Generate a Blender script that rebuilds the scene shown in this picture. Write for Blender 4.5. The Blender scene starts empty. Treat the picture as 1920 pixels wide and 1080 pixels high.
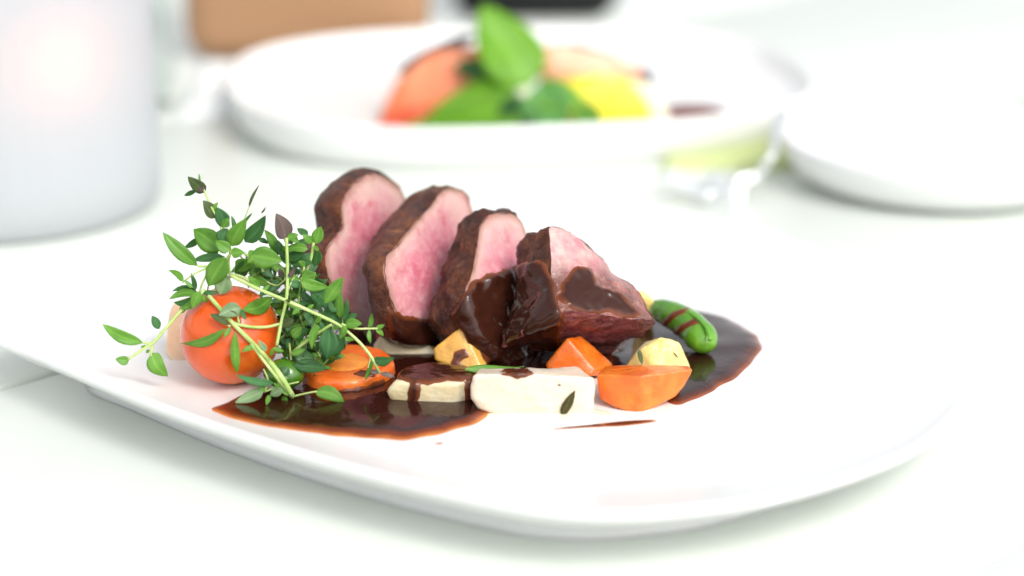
import bpy, bmesh, math, random
import numpy as np
from mathutils import Vector, noise as mn

# ------------------------------------------------------------------ camera, sky, sun, exposure
SC = bpy.context.scene
COL = SC.collection
S = 0.01                                   # everything below is written in centimetres
FPX = 70 / 36 * 1920
TH = math.radians(18.3)
CAM = np.array([0, -62 * math.cos(math.radians(20.5)), 62 * math.sin(math.radians(20.5))])
FW = np.array([0, math.cos(TH), -math.sin(TH)])
UP = np.array([0, math.sin(TH), math.cos(TH)])
RT = np.array([1.0, 0, 0])
cd = bpy.data.cameras.new('camera')
cam = bpy.data.objects.new('camera', cd)
COL.objects.link(cam)
cd.lens = 70; cd.sensor_width = 36
cam.location = Vector(CAM * S)
cam.rotation_euler = (math.pi / 2 - TH, 0, 0)
cd.clip_start = 0.01; cd.clip_end = 200
cd.dof.use_dof = True
cd.dof.focus_distance = 0.572
cd.dof.aperture_fstop = 4.6
SC.camera = cam

w = bpy.data.worlds.new('World'); SC.world = w; w.use_nodes = True
wn = w.node_tree.nodes; wl = w.node_tree.links
bg = wn['Background']
sky = wn.new('ShaderNodeTexSky'); sky.sky_type = 'NISHITA'; sky.sun_disc = False
SUN_EL, SUN_AZ = math.radians(47), math.radians(142)       # azimuth from +y (behind the food) towards +x
sky.sun_elevation = SUN_EL; sky.sun_rotation = SUN_AZ
sky.air_density = 1.0; sky.dust_density = 3.0; sky.ozone_density = 1.0
hs = wn.new('ShaderNodeHueSaturation'); hs.inputs['Saturation'].default_value = 0.18   # overcast veil
wl.new(sky.outputs[0], hs.inputs['Color']); wl.new(hs.outputs[0], bg.inputs['Color'])
bg.inputs['Strength'].default_value = 0.15
sd = bpy.data.lights.new('sun', 'SUN'); sd.energy = 0.6; sd.angle = math.radians(20); sd.color = (1, 0.97, 0.92)
sun = bpy.data.objects.new('sun', sd); COL.objects.link(sun)
sdir = Vector((math.sin(SUN_AZ) * math.cos(SUN_EL), math.cos(SUN_AZ) * math.cos(SUN_EL), math.sin(SUN_EL)))
sun.rotation_euler = sdir.to_track_quat('Z', 'Y').to_euler()
sun.location = sdir * 3
SC.view_settings.view_transform = 'Standard'
try: SC.view_settings.look = 'None'
except Exception: pass
SC.view_settings.gamma = 1
SC.view_settings.exposure = 0.83
SC.render.engine = 'CYCLES'
SC.cycles.use_denoising = True
SC.cycles.max_bounces = 10
SC.cycles.transmission_bounces = 8
SC.cycles.caustics_refractive = False
SC.cycles.caustics_reflective = False

random.seed(7); mn.seed_set(11)

# ------------------------------------------------------------------ helpers
def ray(px, py):
    return FW + RT * ((px - 960) / FPX) - UP * ((py - 540) / FPX)
def PY(px, py, y):
    r = ray(px, py); return CAM + r * ((y - CAM[1]) / r[1])
def PZ(px, py, z):
    r = ray(px, py); return CAM + r * ((z - CAM[2]) / r[2])
def proj(p):
    v = np.asarray(p) - CAM; k = v @ FW
    return 960 + FPX * (v @ RT) / k, 540 - FPX * (v @ UP) / k

WL = {}
def empty(name, loc, label, cat, group=None):
    o = bpy.data.objects.new(name, None); COL.objects.link(o)
    o.empty_display_size = 0.01
    o.location = Vector(np.asarray(loc) * S); WL[o.name] = np.asarray(loc, float)
    tag(o, label, cat, group)
    return o
def tag(o, label=None, cat=None, group=None, kind=None):
    if label: o['label'] = label
    if cat: o['category'] = cat
    if group: o['group'] = group
    if kind: o['kind'] = kind
    return o
def mesh(name, V, F, mat, parent=None, base=None, smooth=True, attrs=None):
    V = np.asarray(V, float)
    if parent is not None: b = WL[parent.name]
    elif base is not None: b = np.asarray(base, float)
    else: b = np.array([V[:, 0].mean(), V[:, 1].mean(), V[:, 2].min()])
    me = bpy.data.meshes.new(name)
    me.from_pydata(((V - b) * S).tolist(), [], [list(map(int, f)) for f in F])
    if attrs:
        for k, a in attrs.items():
            at = me.attributes.new(k, 'FLOAT', 'POINT'); at.data.foreach_set('value', np.asarray(a, np.float32))
    me.validate(); me.update()
    if smooth: me.polygons.foreach_set('use_smooth', [True] * len(me.polygons))
    me.materials.append(mat)
    o = bpy.data.objects.new(name, me); COL.objects.link(o)
    if parent is not None: o.parent = parent
    else: o.location = Vector(b * S)
    WL[o.name] = b
    return o
def catmull(pts, n, closed=True):
    P = np.asarray(pts, float); m = len(P); out = []
    segs = m if closed else m - 1
    for i in range(segs):
        if closed: a, b, c, d = P[(i - 1) % m], P[i], P[(i + 1) % m], P[(i + 2) % m]
        else: a, b, c, d = P[max(i - 1, 0)], P[i], P[i + 1], P[min(i + 2, m - 1)]
        for t in np.linspace(0, 1, 16, endpoint=False):
            out.append(.5 * (2 * b + (c - a) * t + (2 * a - 5 * b + 4 * c - d) * t * t + (3 * b - a - 3 * c + d) * t ** 3))
    if not closed: out.append(P[-1])
    Q = np.array(out)
    if closed: Q = np.vstack([Q, Q[:1]])
    L = np.r_[0, np.cumsum(np.linalg.norm(np.diff(Q, axis=0), axis=1))]
    s = np.linspace(0, L[-1], n + 1)[:-1] if closed else np.linspace(0, L[-1], n)
    return np.stack([np.interp(s, L, Q[:, k]) for k in range(Q.shape[1])], 1)
def rings_faces(nr, n, off=0, closed=True):
    F = []
    for r in range(nr - 1):
        for i in range(n if closed else n - 1):
            j = (i + 1) % n
            F.append((off + r * n + i, off + r * n + j, off + (r + 1) * n + j, off + (r + 1) * n + i))
    return F
def nz(p, f, seed=0.0):
    return mn.noise(Vector((p[0] * f + seed, p[1] * f + seed * .7, p[2] * f - seed)))
def nvec(p, f, seed=0.0):
    return np.array(mn.noise_vector(Vector((p[0] * f + seed, p[1] * f, p[2] * f + seed))))
def vnormals(V, F):
    N = np.zeros_like(V)
    for f in F:
        a, b, c = V[f[0]], V[f[1]], V[f[2]]
        n = np.cross(b - a, c - a)
        if len(f) == 4: n = n + np.cross(c - a, V[f[3]] - a)
        for i in f: N[i] += n
    return N / np.maximum(np.linalg.norm(N, axis=1, keepdims=True), 1e-12)
def poly_sd(px, py, poly):
    """signed distance in pixels, positive inside"""
    P = np.asarray(poly, float); Q = np.roll(P, -1, axis=0)
    inside = False; dmin = 1e9
    for (x1, y1), (x2, y2) in zip(P, Q):
        if (y1 > py) != (y2 > py) and px < (x2 - x1) * (py - y1) / (y2 - y1) + x1: inside = not inside
        dx, dy = x2 - x1, y2 - y1
        t = max(0, min(1, ((px - x1) * dx + (py - y1) * dy) / (dx * dx + dy * dy + 1e-9)))
        dmin = min(dmin, math.hypot(px - x1 - t * dx, py - y1 - t * dy))
    return dmin if inside else -dmin
def revolve(profile, n, cx=0, cy=0, sx=1, sy=1):
    V = []; F = []
    for r, z in profile:
        for i in range(n):
            a = 2 * math.pi * i / n
            V.append((cx + r * math.cos(a) * sx, cy + r * math.sin(a) * sy, z))
    F = rings_faces(len(profile), n)
    return np.array(V), F
def tube(pts, r0, r1, n=60, sides=8, wob=0.0, flat=1.0, closed_caps=True, seed=0, rfun=None):
    C = catmull(pts, n, closed=False)
    T = np.gradient(C, axis=0); T /= np.linalg.norm(T, axis=1, keepdims=True)
    ref = np.array([0.2, -0.9, 0.3]); V = []
    for k in range(n):
        t = k / (n - 1)
        a = ref - T[k] * (ref @ T[k]); a /= np.linalg.norm(a); b = np.cross(T[k], a)
        r = (r0 + (r1 - r0) * t) if rfun is None else rfun(t)
        r *= 1 + wob * nz(C[k], 2.5, seed)
        for i in range(sides):
            g = 2 * math.pi * i / sides
            V.append(C[k] + a * math.cos(g) * r * flat + b * math.sin(g) * r)
    F = rings_faces(n, sides)
    if closed_caps:
        F.append(tuple(range(sides))[::-1]); F.append(tuple((n - 1) * sides + i for i in range(sides)))
    return np.array(V), F
ICO = {}
def ico(sub):
    if sub not in ICO:
        bm = bmesh.new(); bmesh.ops.create_icosphere(bm, subdivisions=sub, radius=1)
        bm.verts.ensure_lookup_table()
        ICO[sub] = (np.array([v.co[:] for v in bm.verts]), [tuple(v.index for v in f.verts) for f in bm.faces]); bm.free()
    return ICO[sub]
def rounded_hull(pts, p=22, sub=5, amp=0.03, freq=1.5, seed=0.0, amp2=0.0, freq2=6):
    P = np.asarray(pts, float); c = P.mean(0)
    bm = bmesh.new()
    for q in P: bm.verts.new(q - c)
    bmesh.ops.convex_hull(bm, input=bm.verts[:])
    bm.normal_update(); bm.faces.ensure_lookup_table()
    N = []; D = []
    for f in bm.faces:
        n = np.array(f.normal); d = n @ np.array(f.verts[0].co)
        if d < 0: n, d = -n, -d
        if d > 1e-4 and not any(np.dot(n, m) > .995 and abs(d - e) < .03 for m, e in zip(N, D)):
            N.append(n); D.append(d)
    bm.free()
    N = np.array(N); D = np.array(D)
    dirs, F = ico(sub)
    X = np.maximum(dirs @ N.T, 0) / D
    m = X.max(1, keepdims=True)
    r = 1 / (m[:, 0] * ((X / m) ** p).sum(1) ** (1 / p))
    V = dirs * r[:, None] + c
    if amp or amp2:
        V = np.array([v + (nvec(v, freq, seed) * amp) + (nvec(v, freq2, seed + 5) * amp2 if amp2 else 0) for v in V])
    return V, F
def glaze(name, V, F, polys, mat, parent=None, th=0.06, soft=9, wob=6, seed=0.0, facing=-0.05, smooth_it=0):
    """a skin of sauce lying on the surface V,F inside the pixel outlines, its rim sinking into the surface"""
    V = np.asarray(V).copy()
    if smooth_it:
        E = {(min(a, b), max(a, b)) for f in F for a, b in zip(f, f[1:] + f[:1])}
        E = np.array(list(E)); deg = np.bincount(E.ravel(), minlength=len(V))[:, None].clip(1)
        for _ in range(smooth_it):
            acc = np.zeros_like(V); np.add.at(acc, E[:, 0], V[E[:, 1]]); np.add.at(acc, E[:, 1], V[E[:, 0]])
            V = V * .5 + .5 * acc / deg
    N = vnormals(V, F)
    cen = V.mean(0)
    if ((V - cen) * N).sum() < 0: N = -N
    d = np.full(len(V), -99.0)
    for i, (v, n) in enumerate(zip(V, N)):
        if n @ (CAM - v) < facing * np.linalg.norm(CAM - v): continue
        x, y = proj(v)
        d[i] = max(poly_sd(x, y, q) for q in polys) + wob * nz(v, 2.2, seed) + wob * .5 * nz(v, 6, seed)
    k = np.clip(d / soft, -1, 1)
    off = th * np.sin(k * math.pi / 2)
    if smooth_it: off = off * np.array([1 + .7 * nz(v, 1.8, seed + 3) + .5 * nz(v, 4.0, seed) for v in V])
    W = V + N * off[:, None]
    keep = [f for f in F if max(d[i] for i in f) > -soft and min(d[i] for i in f) > -90]
    used = sorted({i for f in keep for i in f}); mp = {u: j for j, u in enumerate(used)}
    if not keep: return None
    return mesh(name, W[used], [tuple(mp[i] for i in f) for f in keep], mat, parent,
                attrs={'thick': np.clip(d[used] / 16, 0, 1)})

# ------------------------------------------------------------------ materials
def mat(name, col, rough=.5, spec=.5, coat=0, sss=0, sssr=(1, .4, .2), sssc=.003, metal=0):
    m = bpy.data.materials.new(name); m.use_nodes = True
    b = m.node_tree.nodes['Principled BSDF']
    b.inputs['Base Color'].default_value = (*col, 1)
    b.inputs['Roughness'].default_value = rough
    b.inputs['Specular IOR Level'].default_value = spec
    b.inputs['Coat Weight'].default_value = coat
    b.inputs['Coat Roughness'].default_value = .12
    b.inputs['Metallic'].default_value = metal
    if sss:
        b.inputs['Subsurface Weight'].default_value = sss
        b.inputs['Subsurface Radius'].default_value = sssr
        b.inputs['Subsurface Scale'].default_value = sssc
    return m
def nd(m, t, **kw):
    n = m.node_tree.nodes.new(t)
    for k, v in kw.items(): setattr(n, k, v)
    return n
def lk(m, a, b): m.node_tree.links.new(a, b)
def bsdf(m): return m.node_tree.nodes['Principled BSDF']
def noise_tex(m, scale, detail=4, rough=.6, dist=0, stretch=None):
    tc = nd(m, 'ShaderNodeTexCoord'); n = nd(m, 'ShaderNodeTexNoise')
    n.inputs['Scale'].default_value = scale; n.inputs['Detail'].default_value = detail
    n.inputs['Roughness'].default_value = rough; n.inputs['Distortion'].default_value = dist
    if stretch:
        mp = nd(m, 'ShaderNodeMapping'); mp.inputs['Scale'].default_value = stretch
        lk(m, tc.outputs['Object'], mp.inputs['Vector']); lk(m, mp.outputs[0], n.inputs['Vector'])
    else: lk(m, tc.outputs['Object'], n.inputs['Vector'])
    return n
def ramp(m, src, stops):
    r = nd(m, 'ShaderNodeValToRGB'); e = r.color_ramp.elements
    while len(e) < len(stops): e.new(.5)
    for x, (p, c) in zip(e, stops): x.position = p; x.color = (*c, 1)
    lk(m, src, r.inputs['Fac']); return r
def mixc(m, fac, a, b, mode='MIX'):
    x = nd(m, 'ShaderNodeMix', data_type='RGBA', blend_type=mode)
    if isinstance(fac, float): x.inputs[0].default_value = fac
    else: lk(m, fac, x.inputs[0])
    for s, i in ((a, 6), (b, 7)):
        if isinstance(s, tuple): x.inputs[i].default_value = (*s, 1)
        else: lk(m, s, x.inputs[i])
    return x.outputs[2]
def bump(m, src, dist, strength=1.0):
    b = nd(m, 'ShaderNodeBump'); b.inputs['Distance'].default_value = dist; b.inputs['Strength'].default_value = strength
    lk(m, src, b.inputs['Height']); lk(m, b.outputs[0], bsdf(m).inputs['Normal']); return b
def attr(m, name):
    a = nd(m, 'ShaderNodeAttribute'); a.attribute_name = name; return a.outputs['Fac']
def base(m, out): lk(m, out, bsdf(m).inputs['Base Color'])
def maprange(m, src, a, b, c=0, d=1):
    r = nd(m, 'ShaderNodeMapRange'); lk(m, src, r.inputs[0])
    for i, v in zip((1, 2, 3, 4), (a, b, c, d)): r.inputs[i].default_value = v
    return r.outputs[0]

M = {}
# porcelain, table
m = M['porcelain'] = mat('porcelain', (.865, .868, .862), .26, .4, 0)
t = nd(m, 'ShaderNodeBsdfTranslucent'); t.inputs[0].default_value = (.88, .88, .86, 1)
mx = nd(m, 'ShaderNodeMixShader'); mx.inputs[0].default_value = .10
lk(m, bsdf(m).outputs[0], mx.inputs[1]); lk(m, t.outputs[0], mx.inputs[2]); lk(m, mx.outputs[0], m.node_tree.nodes['Material Output'].inputs['Surface'])
m = M['table'] = mat('white_lacquer', (.80, .83, .775), .32, .5)
n = noise_tex(m, 60, 5); base(m, ramp(m, n.outputs[0], [(.3, (.67, .71, .65)), (.7, (.69, .722, .672))]).outputs[0])
n2 = noise_tex(m, 900, 3); bump(m, n2.outputs[0], .00005, .4)
m = M['floor'] = mat('pale_stone', (.62, .64, .62), .7)
n = noise_tex(m, 6, 6); base(m, ramp(m, n.outputs[0], [(.3, (.58, .6, .58)), (.7, (.68, .69, .67))]).outputs[0])

# meat
m = M['pink'] = mat('pink_meat', (.7, .3, .32), .36, .5, .12, .1, (1, .35, .25), .0015)
n = noise_tex(m, 210, 8, .8, .4); n2 = noise_tex(m, 950, 3, .6); n3 = noise_tex(m, 130, 4, .6)
r = attr(m, 'rim')  # doneness towards the rim, plus the painted light on the upper part
ad = nd(m, 'ShaderNodeMath', operation='MULTIPLY_ADD'); lk(m, n3.outputs[0], ad.inputs[0]); ad.inputs[1].default_value = .5; lk(m, r, ad.inputs[2])
c1 = ramp(m, maprange(m, ad.outputs[0], .2, 1.3), [(.15, (.50, .075, .125)), (.50, (.58, .14, .20)), (.75, (.63, .255, .28)), (.97, (.62, .38, .33))]).outputs[0]
c2 = mixc(m, maprange(m, n.outputs[0], .47, .60, 0, .6), c1, (.72, .40, .40))
c3 = mixc(m, maprange(m, n2.outputs[0], .60, .75, 0, .6), c2, (.80, .52, .50))
eg = nd(m, 'ShaderNodeMath', operation='MULTIPLY_ADD'); lk(m, n3.outputs[0], eg.inputs[0]); eg.inputs[1].default_value = .16; lk(m, attr(m, 'edge'), eg.inputs[2])
c3 = mixc(m, maprange(m, eg.outputs[0], .93, 1.05, 0, .85), c3, (.30, .13, .075))
c4 = mixc(m, maprange(m, n3.outputs[0], .53, .68, 0, .7), c3, (.50, .06, .115))
base(m, c4)
cb = nd(m, 'ShaderNodeMath', operation='ADD'); lk(m, n.outputs[0], cb.inputs[0]); lk(m, n2.outputs[0], cb.inputs[1])
bump(m, cb.outputs[0], .0006, .7)
m = M['wetpink'] = mat('sauced_pink_meat', (.45, .2, .2), .15, .5, .8, .03, (1, .35, .25), .003)
n = noise_tex(m, 60, 6, .65, 1.0); n2 = noise_tex(m, 420, 4, .65); n3 = noise_tex(m, 160, 4)
c1 = ramp(m, n3.outputs[0], [(.3, (.25, .055, .045)), (.5, (.40, .14, .11)), (.7, (.52, .27, .21))]).outputs[0]
c2 = mixc(m, maprange(m, n.outputs[0], .40, .54, 0, .88), c1, (.12, .034, .020))
c3 = mixc(m, maprange(m, n2.outputs[0], .60, .72, 0, .4), c2, (.64, .44, .38))
c4 = mixc(m, maprange(m, n3.outputs[0], .42, .62), (.58, .22, .24), (.68, .42, .38))
base(m, mixc(m, attr(m, 'coated'), c4, c3))
cb = nd(m, 'ShaderNodeMath', operation='ADD'); lk(m, n.outputs[0], cb.inputs[0]); lk(m, n2.outputs[0], cb.inputs[1])
bump(m, cb.outputs[0], .0016, .8)
m = M['crust'] = mat('seared_crust', (.06, .025, .012), .26, .42, 0)
n = noise_tex(m, 150, 6, .62, .3); n2 = noise_tex(m, 65, 4); n3 = noise_tex(m, 420, 5, .7)
c1 = ramp(m, n.outputs[0], [(.30, (.010, .003, .0015)), (.45, (.075, .019, .009)), (.58, (.155, .045, .017)), (.69, (.26, .09, .028)), (.78, (.50, .27, .10))]).outputs[0]
c2 = mixc(m, maprange(m, n2.outputs[0], .42, .62, 0, .55), c1, (.045, .010, .005))
base(m, c2)
cb = nd(m, 'ShaderNodeMath', operation='ADD'); lk(m, n.outputs[0], cb.inputs[0]); lk(m, n3.outputs[0], cb.inputs[1])
bump(m, cb.outputs[0], .0022, 1)
m = M['redwall'] = mat('roasted_red_meat', (.25, .06, .05), .3, .5, .35, .1)
n = noise_tex(m, 190, 6, .7, 1.6, (.45, 1, 1)); n3 = noise_tex(m, 400, 5, .7); n2 = noise_tex(m, 50, 3)
c1 = ramp(m, n.outputs[0], [(.33, (.03, .005, .004)), (.44, (.18, .025, .025)), (.56, (.36, .08, .075)), (.70, (.56, .25, .21))]).outputs[0]
base(m, mixc(m, maprange(m, n2.outputs[0], .5, .66, 0, .75), c1, (.075, .022, .010)))
cb = nd(m, 'ShaderNodeMath', operation='ADD'); lk(m, n.outputs[0], cb.inputs[0]); lk(m, n3.outputs[0], cb.inputs[1])
bump(m, cb.outputs[0], .003, 1)
# sauce
def sauce_mat(name, thin, mid, deep, rough):
    m = mat(name, deep, rough, .32 if rough < .08 else .5, 0)
    n = noise_tex(m, 130, 4); t = attr(m, 'thick')
    ad = nd(m, 'ShaderNodeMath', operation='MULTIPLY_ADD'); lk(m, n.outputs[0], ad.inputs[0]); ad.inputs[1].default_value = .3; lk(m, t, ad.inputs[2])
    base(m, ramp(m, ad.outputs[0], [(.12, thin), (.38, mid), (.78, deep), (1.0, deep)]).outputs[0])
    n2 = noise_tex(m, 330, 3); bump(m, n2.outputs[0], .00022, .5)
    return m
M['sauce'] = sauce_mat('brown_sauce', (.60, .20, .04), (.19, .036, .010), (.028, .0065, .004), .07)
M['glaze'] = sauce_mat('sauce_glaze', (.20, .055, .017), (.13, .033, .011), (.040, .011, .006), .075)
M['darksauce'] = sauce_mat('dark_sauce', (.34, .09, .03), (.09, .022, .010), (.026, .0085, .006), .10)
# vegetables
m = M['tomato'] = mat('tomato_skin', (.75, .14, .02), .20, .5, .2, .35, (1, .25, .08), .004)
n = noise_tex(m, 45, 4); n2 = noise_tex(m, 900, 2)
base(m, ramp(m, n.outputs[0], [(.3, (.70, .085, .010)), (.55, (.74, .115, .012)), (.72, (.80, .21, .015))]).outputs[0])
bump(m, n2.outputs[0], .00006, .35)
def veg(name, stops, rough=.35, scale=110, sssr=(1, .5, .2), coat=.4, bd=.0006, stretch=None, sss=.35):
    m = mat(name, stops[1][1], rough, .5, coat, sss, sssr, .005)
    n = noise_tex(m, scale, 6, .65, .3, stretch); n2 = noise_tex(m, 700, 4, .6)
    c = ramp(m, n.outputs[0], stops).outputs[0]
    c = mixc(m, maprange(m, n2.outputs[0], .66, .74, 0, .35), c, tuple(min(1, x * .45) for x in stops[0][1]))
    base(m, c)
    n3 = noise_tex(m, 1, 3, .6, 0, (330, 330, 800))
    cb = nd(m, 'ShaderNodeMath', operation='ADD'); lk(m, n.outputs[0], cb.inputs[0]); lk(m, n2.outputs[0], cb.inputs[1])
    cb2 = nd(m, 'ShaderNodeMath', operation='ADD'); lk(m, cb.outputs[0], cb2.inputs[0]); lk(m, n3.outputs[0], cb2.inputs[1])
    bump(m, cb2.outputs[0], bd, .4)
    return m
M['carrot'] = veg('carrot', [(.3, (.72, .11, .006)), (.5, (.80, .17, .010)), (.7, (.85, .27, .03))])
M['carrot_red'] = veg('carrot_skin', [(.3, (.66, .08, .008)), (.5, (.77, .14, .012)), (.7, (.83, .23, .03))])
M['core'] = veg('carrot_core', [(.3, (.78, .19, .015)), (.5, (.83, .27, .03)), (.7, (.86, .38, .07))])
M['turnip'] = veg('turnip', [(.25, (.66, .50, .24)), (.5, (.73, .62, .39)), (.75, (.77, .70, .52))], sssr=(1, .8, .5))
M['turnip_pink'] = veg('pink_tinged_turnip', [(.25, (.71, .48, .34)), (.42, (.76, .62, .48)), (.7, (.79, .71, .59))], sssr=(1, .8, .6), scale=60, sss=.25)
M['turnip_grey'] = veg('darker_turnip', [(.25, (.60, .47, .27)), (.5, (.68, .58, .38)), (.75, (.72, .66, .48))], sssr=(1, .8, .5))  # turnip in a slightly darker tone than the other pieces
M['swede'] = veg('swede', [(.3, (.42, .17, .02)), (.5, (.74, .41, .07)), (.7, (.80, .53, .16))], scale=70, sssr=(1, .6, .2))
M['potato'] = veg('potato', [(.25, (.74, .47, .10)), (.5, (.79, .62, .22)), (.75, (.82, .73, .42))], sssr=(1, .7, .3), bd=.0012)
M['pale_orange'] = veg('pale_orange_vegetable', [(.25, (.74, .46, .25)), (.5, (.80, .58, .40)), (.75, (.84, .70, .56))], scale=60)
M['toast'] = veg('toasted_top', [(.25, (.20, .09, .03)), (.5, (.36, .20, .07)), (.75, (.48, .30, .13))])
M['pod'] = veg('green_pod', [(.3, (.055, .20, .008)), (.5, (.10, .29, .012)), (.7, (.18, .40, .03))], rough=.2, sssr=(.4, 1, .1), bd=.0002, scale=60)
M['olive'] = veg('green_bean', [(.3, (.03, .11, .005)), (.5, (.055, .17, .008)), (.7, (.10, .25, .016))], rough=.2, sssr=(.4, 1, .1), bd=.0002, scale=60)
M['redjuice'] = mat('red_juice', (.45, .02, .03), .08, .5, .3)
M['oil'] = mat('juice_film', (.86, .84, .66), .06, .5, .3)
# leaves
def leafmat(name, a, b, tr, under):
    m = bpy.data.materials.new(name); m.use_nodes = True
    nt = m.node_tree; B = bsdf(m); B.inputs['Roughness'].default_value = .38; B.inputs['Specular IOR Level'].default_value = .4
    n = noise_tex(m, 260, 5, .6); n2 = noise_tex(m, 35, 2)
    c = ramp(m, n.outputs[0], [(.3, a), (.7, b)]).outputs[0]
    oi = nd(m, 'ShaderNodeObjectInfo')
    c = mixc(m, maprange(m, oi.outputs['Random'], 0, 1, 0, .4), c, tuple(x * .55 for x in a))
    mid = attr(m, 'rib')
    c = mixc(m, maprange(m, mid, .80, 1, 0, .3), c, tuple(min(1, x * 1.8 + .03) for x in b))
    base(m, c)
    bump(m, n.outputs[0], .0003, .5)
    t = nd(m, 'ShaderNodeBsdfTranslucent'); t.inputs[0].default_value = (*tr, 1)
    mx = nd(m, 'ShaderNodeMixShader'); mx.inputs[0].default_value = .38
    lk(m, B.outputs[0], mx.inputs[1]); lk(m, t.outputs[0], mx.inputs[2])
    lk(m, mx.outputs[0], nt.nodes['Material Output'].inputs['Surface'])
    return m
M['g'] = leafmat('thyme_green', (.115, .30, .034), (.22, .45, .065), (.27, .58, .07), 0)
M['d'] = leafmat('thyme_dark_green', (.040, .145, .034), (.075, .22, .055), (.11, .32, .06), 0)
M['b'] = leafmat('thyme_blue_green', (.06, .20, .062), (.11, .29, .095), (.10, .30, .08), 0)
M['p'] = leafmat('thyme_pale', (.22, .36, .16), (.36, .50, .26), (.35, .5, .2), 0)
M['u'] = leafmat('thyme_purple', (.13, .085, .085), (.22, .16, .13), (.2, .16, .1), 0)
M['o'] = leafmat('thyme_olive', (.085, .13, .04), (.15, .21, .07), (.15, .2, .06), 0)
M['k'] = leafmat('dried_herb', (.05, .045, .012), (.14, .12, .03), (.05, .05, .01), 0)
M['bs'] = leafmat('basil', (.13, .36, .014), (.23, .49, .026), (.38, .66, .03), 0)
M['bs2'] = leafmat('basil_matt', (.10, .32, .07), (.22, .50, .13), (.26, .55, .1), 0)
m = M['stem'] = mat('thyme_stem', (.42, .56, .17), .4, .4, 0, .2, (.6, 1, .2), .002)
n = noise_tex(m, 120, 4); base(m, ramp(m, n.outputs[0], [(.3, (.30, .46, .10)), (.55, (.48, .62, .22)), (.75, (.60, .68, .34))]).outputs[0])
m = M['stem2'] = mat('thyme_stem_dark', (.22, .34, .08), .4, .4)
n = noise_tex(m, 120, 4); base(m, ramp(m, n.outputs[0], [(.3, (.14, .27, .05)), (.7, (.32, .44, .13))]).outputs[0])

# ------------------------------------------------------------------ ground and table
g = mesh('ground', [(-400, -300, -75), (400, -300, -75), (400, 700, -75), (-400, 700, -75)], [(0, 1, 2, 3)], M['floor'], base=(0, 0, -75))
tag(g, kind='structure')
A = np.array([1, 1, 0]) / math.sqrt(2); Bv = np.array([-1, 1, 0]) / math.sqrt(2)
table = empty('table', (0, 25, -75), 'white lacquered plank table under all the dishes', 'table')
def rbox(lo, hi, r, seg=3):
    bm = bmesh.new(); bmesh.ops.create_cube(bm, size=1)
    lo = np.array(lo, float); hi = np.array(hi, float)
    for v in bm.verts: v.co = Vector((lo + hi) / 2 + np.array(v.co) * (hi - lo))
    if r: bmesh.ops.bevel(bm, geom=bm.edges[:], offset=r, segments=seg, profile=.5, affect='EDGES')
    bm.verts.index_update()
    V = np.array([v.co[:] for v in bm.verts]); F = [tuple(v.index for v in f.verts) for f in bm.faces]; bm.free()
    return V, F
def to_ab(V): return np.array([A * v[0] + Bv * v[1] + np.array([0, 0, v[2]]) for v in V])
b0 = -15.56
for k in range(4):
    lo = b0 + k * 25.03 + (0 if k == 0 else .07); hi = b0 + (k + 1) * 25.03 - .07
    V, F = rbox((-45, lo, -2.6), (68, hi, 0), .22)
    mesh('plank', to_ab(V), F, M['table'], table)
for a_, b_ in ((-38, -8), (60, -8), (-38, 75), (60, 75)):
    V, F = rbox((a_ - 3, b_ - 3, -75), (a_ + 3, b_ + 3, -2.6), .3)
    mesh('leg', to_ab(V), F, M['table'], table)

# ------------------------------------------------------------------ plates
PO = [(-15.84, -2.05), (-15.43, -0.22), (-11.78, 3.84), (-7.72, 8.21), (-3.05, 11.66), (1.52, 12.67), (6.09, 10.85), (9.54, 7.39), (11.88, 2.93), (13.1, -1.75), (13.0, -5.81), (11.88, -8.96), (9.85, -12.2), (6.8, -14.84), (4.16, -15.96), (1.73, -16.16), (-0.71, -15.25), (-4.77, -12.41), (-9.44, -8.24), (-13.61, -4.28)]
PO = [(x, y + 1.15 * max(0, min(1, (-y - 8) / 8))) for x, y in PO]      # the lip hangs below this line
PC = np.array([-.6, -3.0])
PLOOP = catmull(PO, 240)
PANG = np.arctan2(PLOOP[:, 1] - PC[1], PLOOP[:, 0] - PC[0]); PRAD = np.hypot(PLOOP[:, 0] - PC[0], PLOOP[:, 1] - PC[1])
_o = np.argsort(PANG); PANG = PANG[_o]; PRAD = PRAD[_o]
def inner_z(s, zf=.9, zr=1.9, s0=.66):
    t = max(0, min(1, (s - s0) / (1 - s0)))
    return zf + (zr - zf) * (t * t * (1.55 - .55 * t))
def plate_z(x, y):
    r = math.hypot(x - PC[0], y - PC[1]); a = math.atan2(y - PC[1], x - PC[0])
    return inner_z(r / np.interp(a, PANG, PRAD, period=2 * math.pi))
def PP(px, py, dz=0):
    z = .9
    for _ in range(12):
        q = PZ(px, py, z + dz); z = plate_z(q[0], q[1])
    return PZ(px, py, z + dz)
def build_plate(name, loop, c, label, group, up=0.0, foot=0.0):
    n = len(loop); D = loop - c
    prof = [(.001, .9)]
    for s in np.linspace(.08, .955, 26): prof.append((s, inner_z(s)))
    prof += [(.972, inner_z(.972) + .01), (.985, 1.885), (.994, 1.885), (1.0, 1.85), (1.003, 1.80), (1.002, 1.72), (.995, 1.62), (.975, 1.46), (.93, 1.12), (.82, .80), (.72, .50), (.665, .40),
             (.655, .2), (.65, 0.02), (.62, 0.02), (.615, .25), (.4, .35), (.001, .35)]
    V = []
    for s, z in prof:
        if foot and z < .85 and s > .6: s += foot * (1 - z / 1.27)
        z += up * max(0, (z - .9) / 1.3)
        for d in D: V.append((c[0] + d[0] * s, c[1] + d[1] * s, z))
    o = mesh(name, V, rings_faces(len(prof), n), M['porcelain'], base=(c[0], c[1], 0))
    return tag(o, label, 'plate', group)
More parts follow.
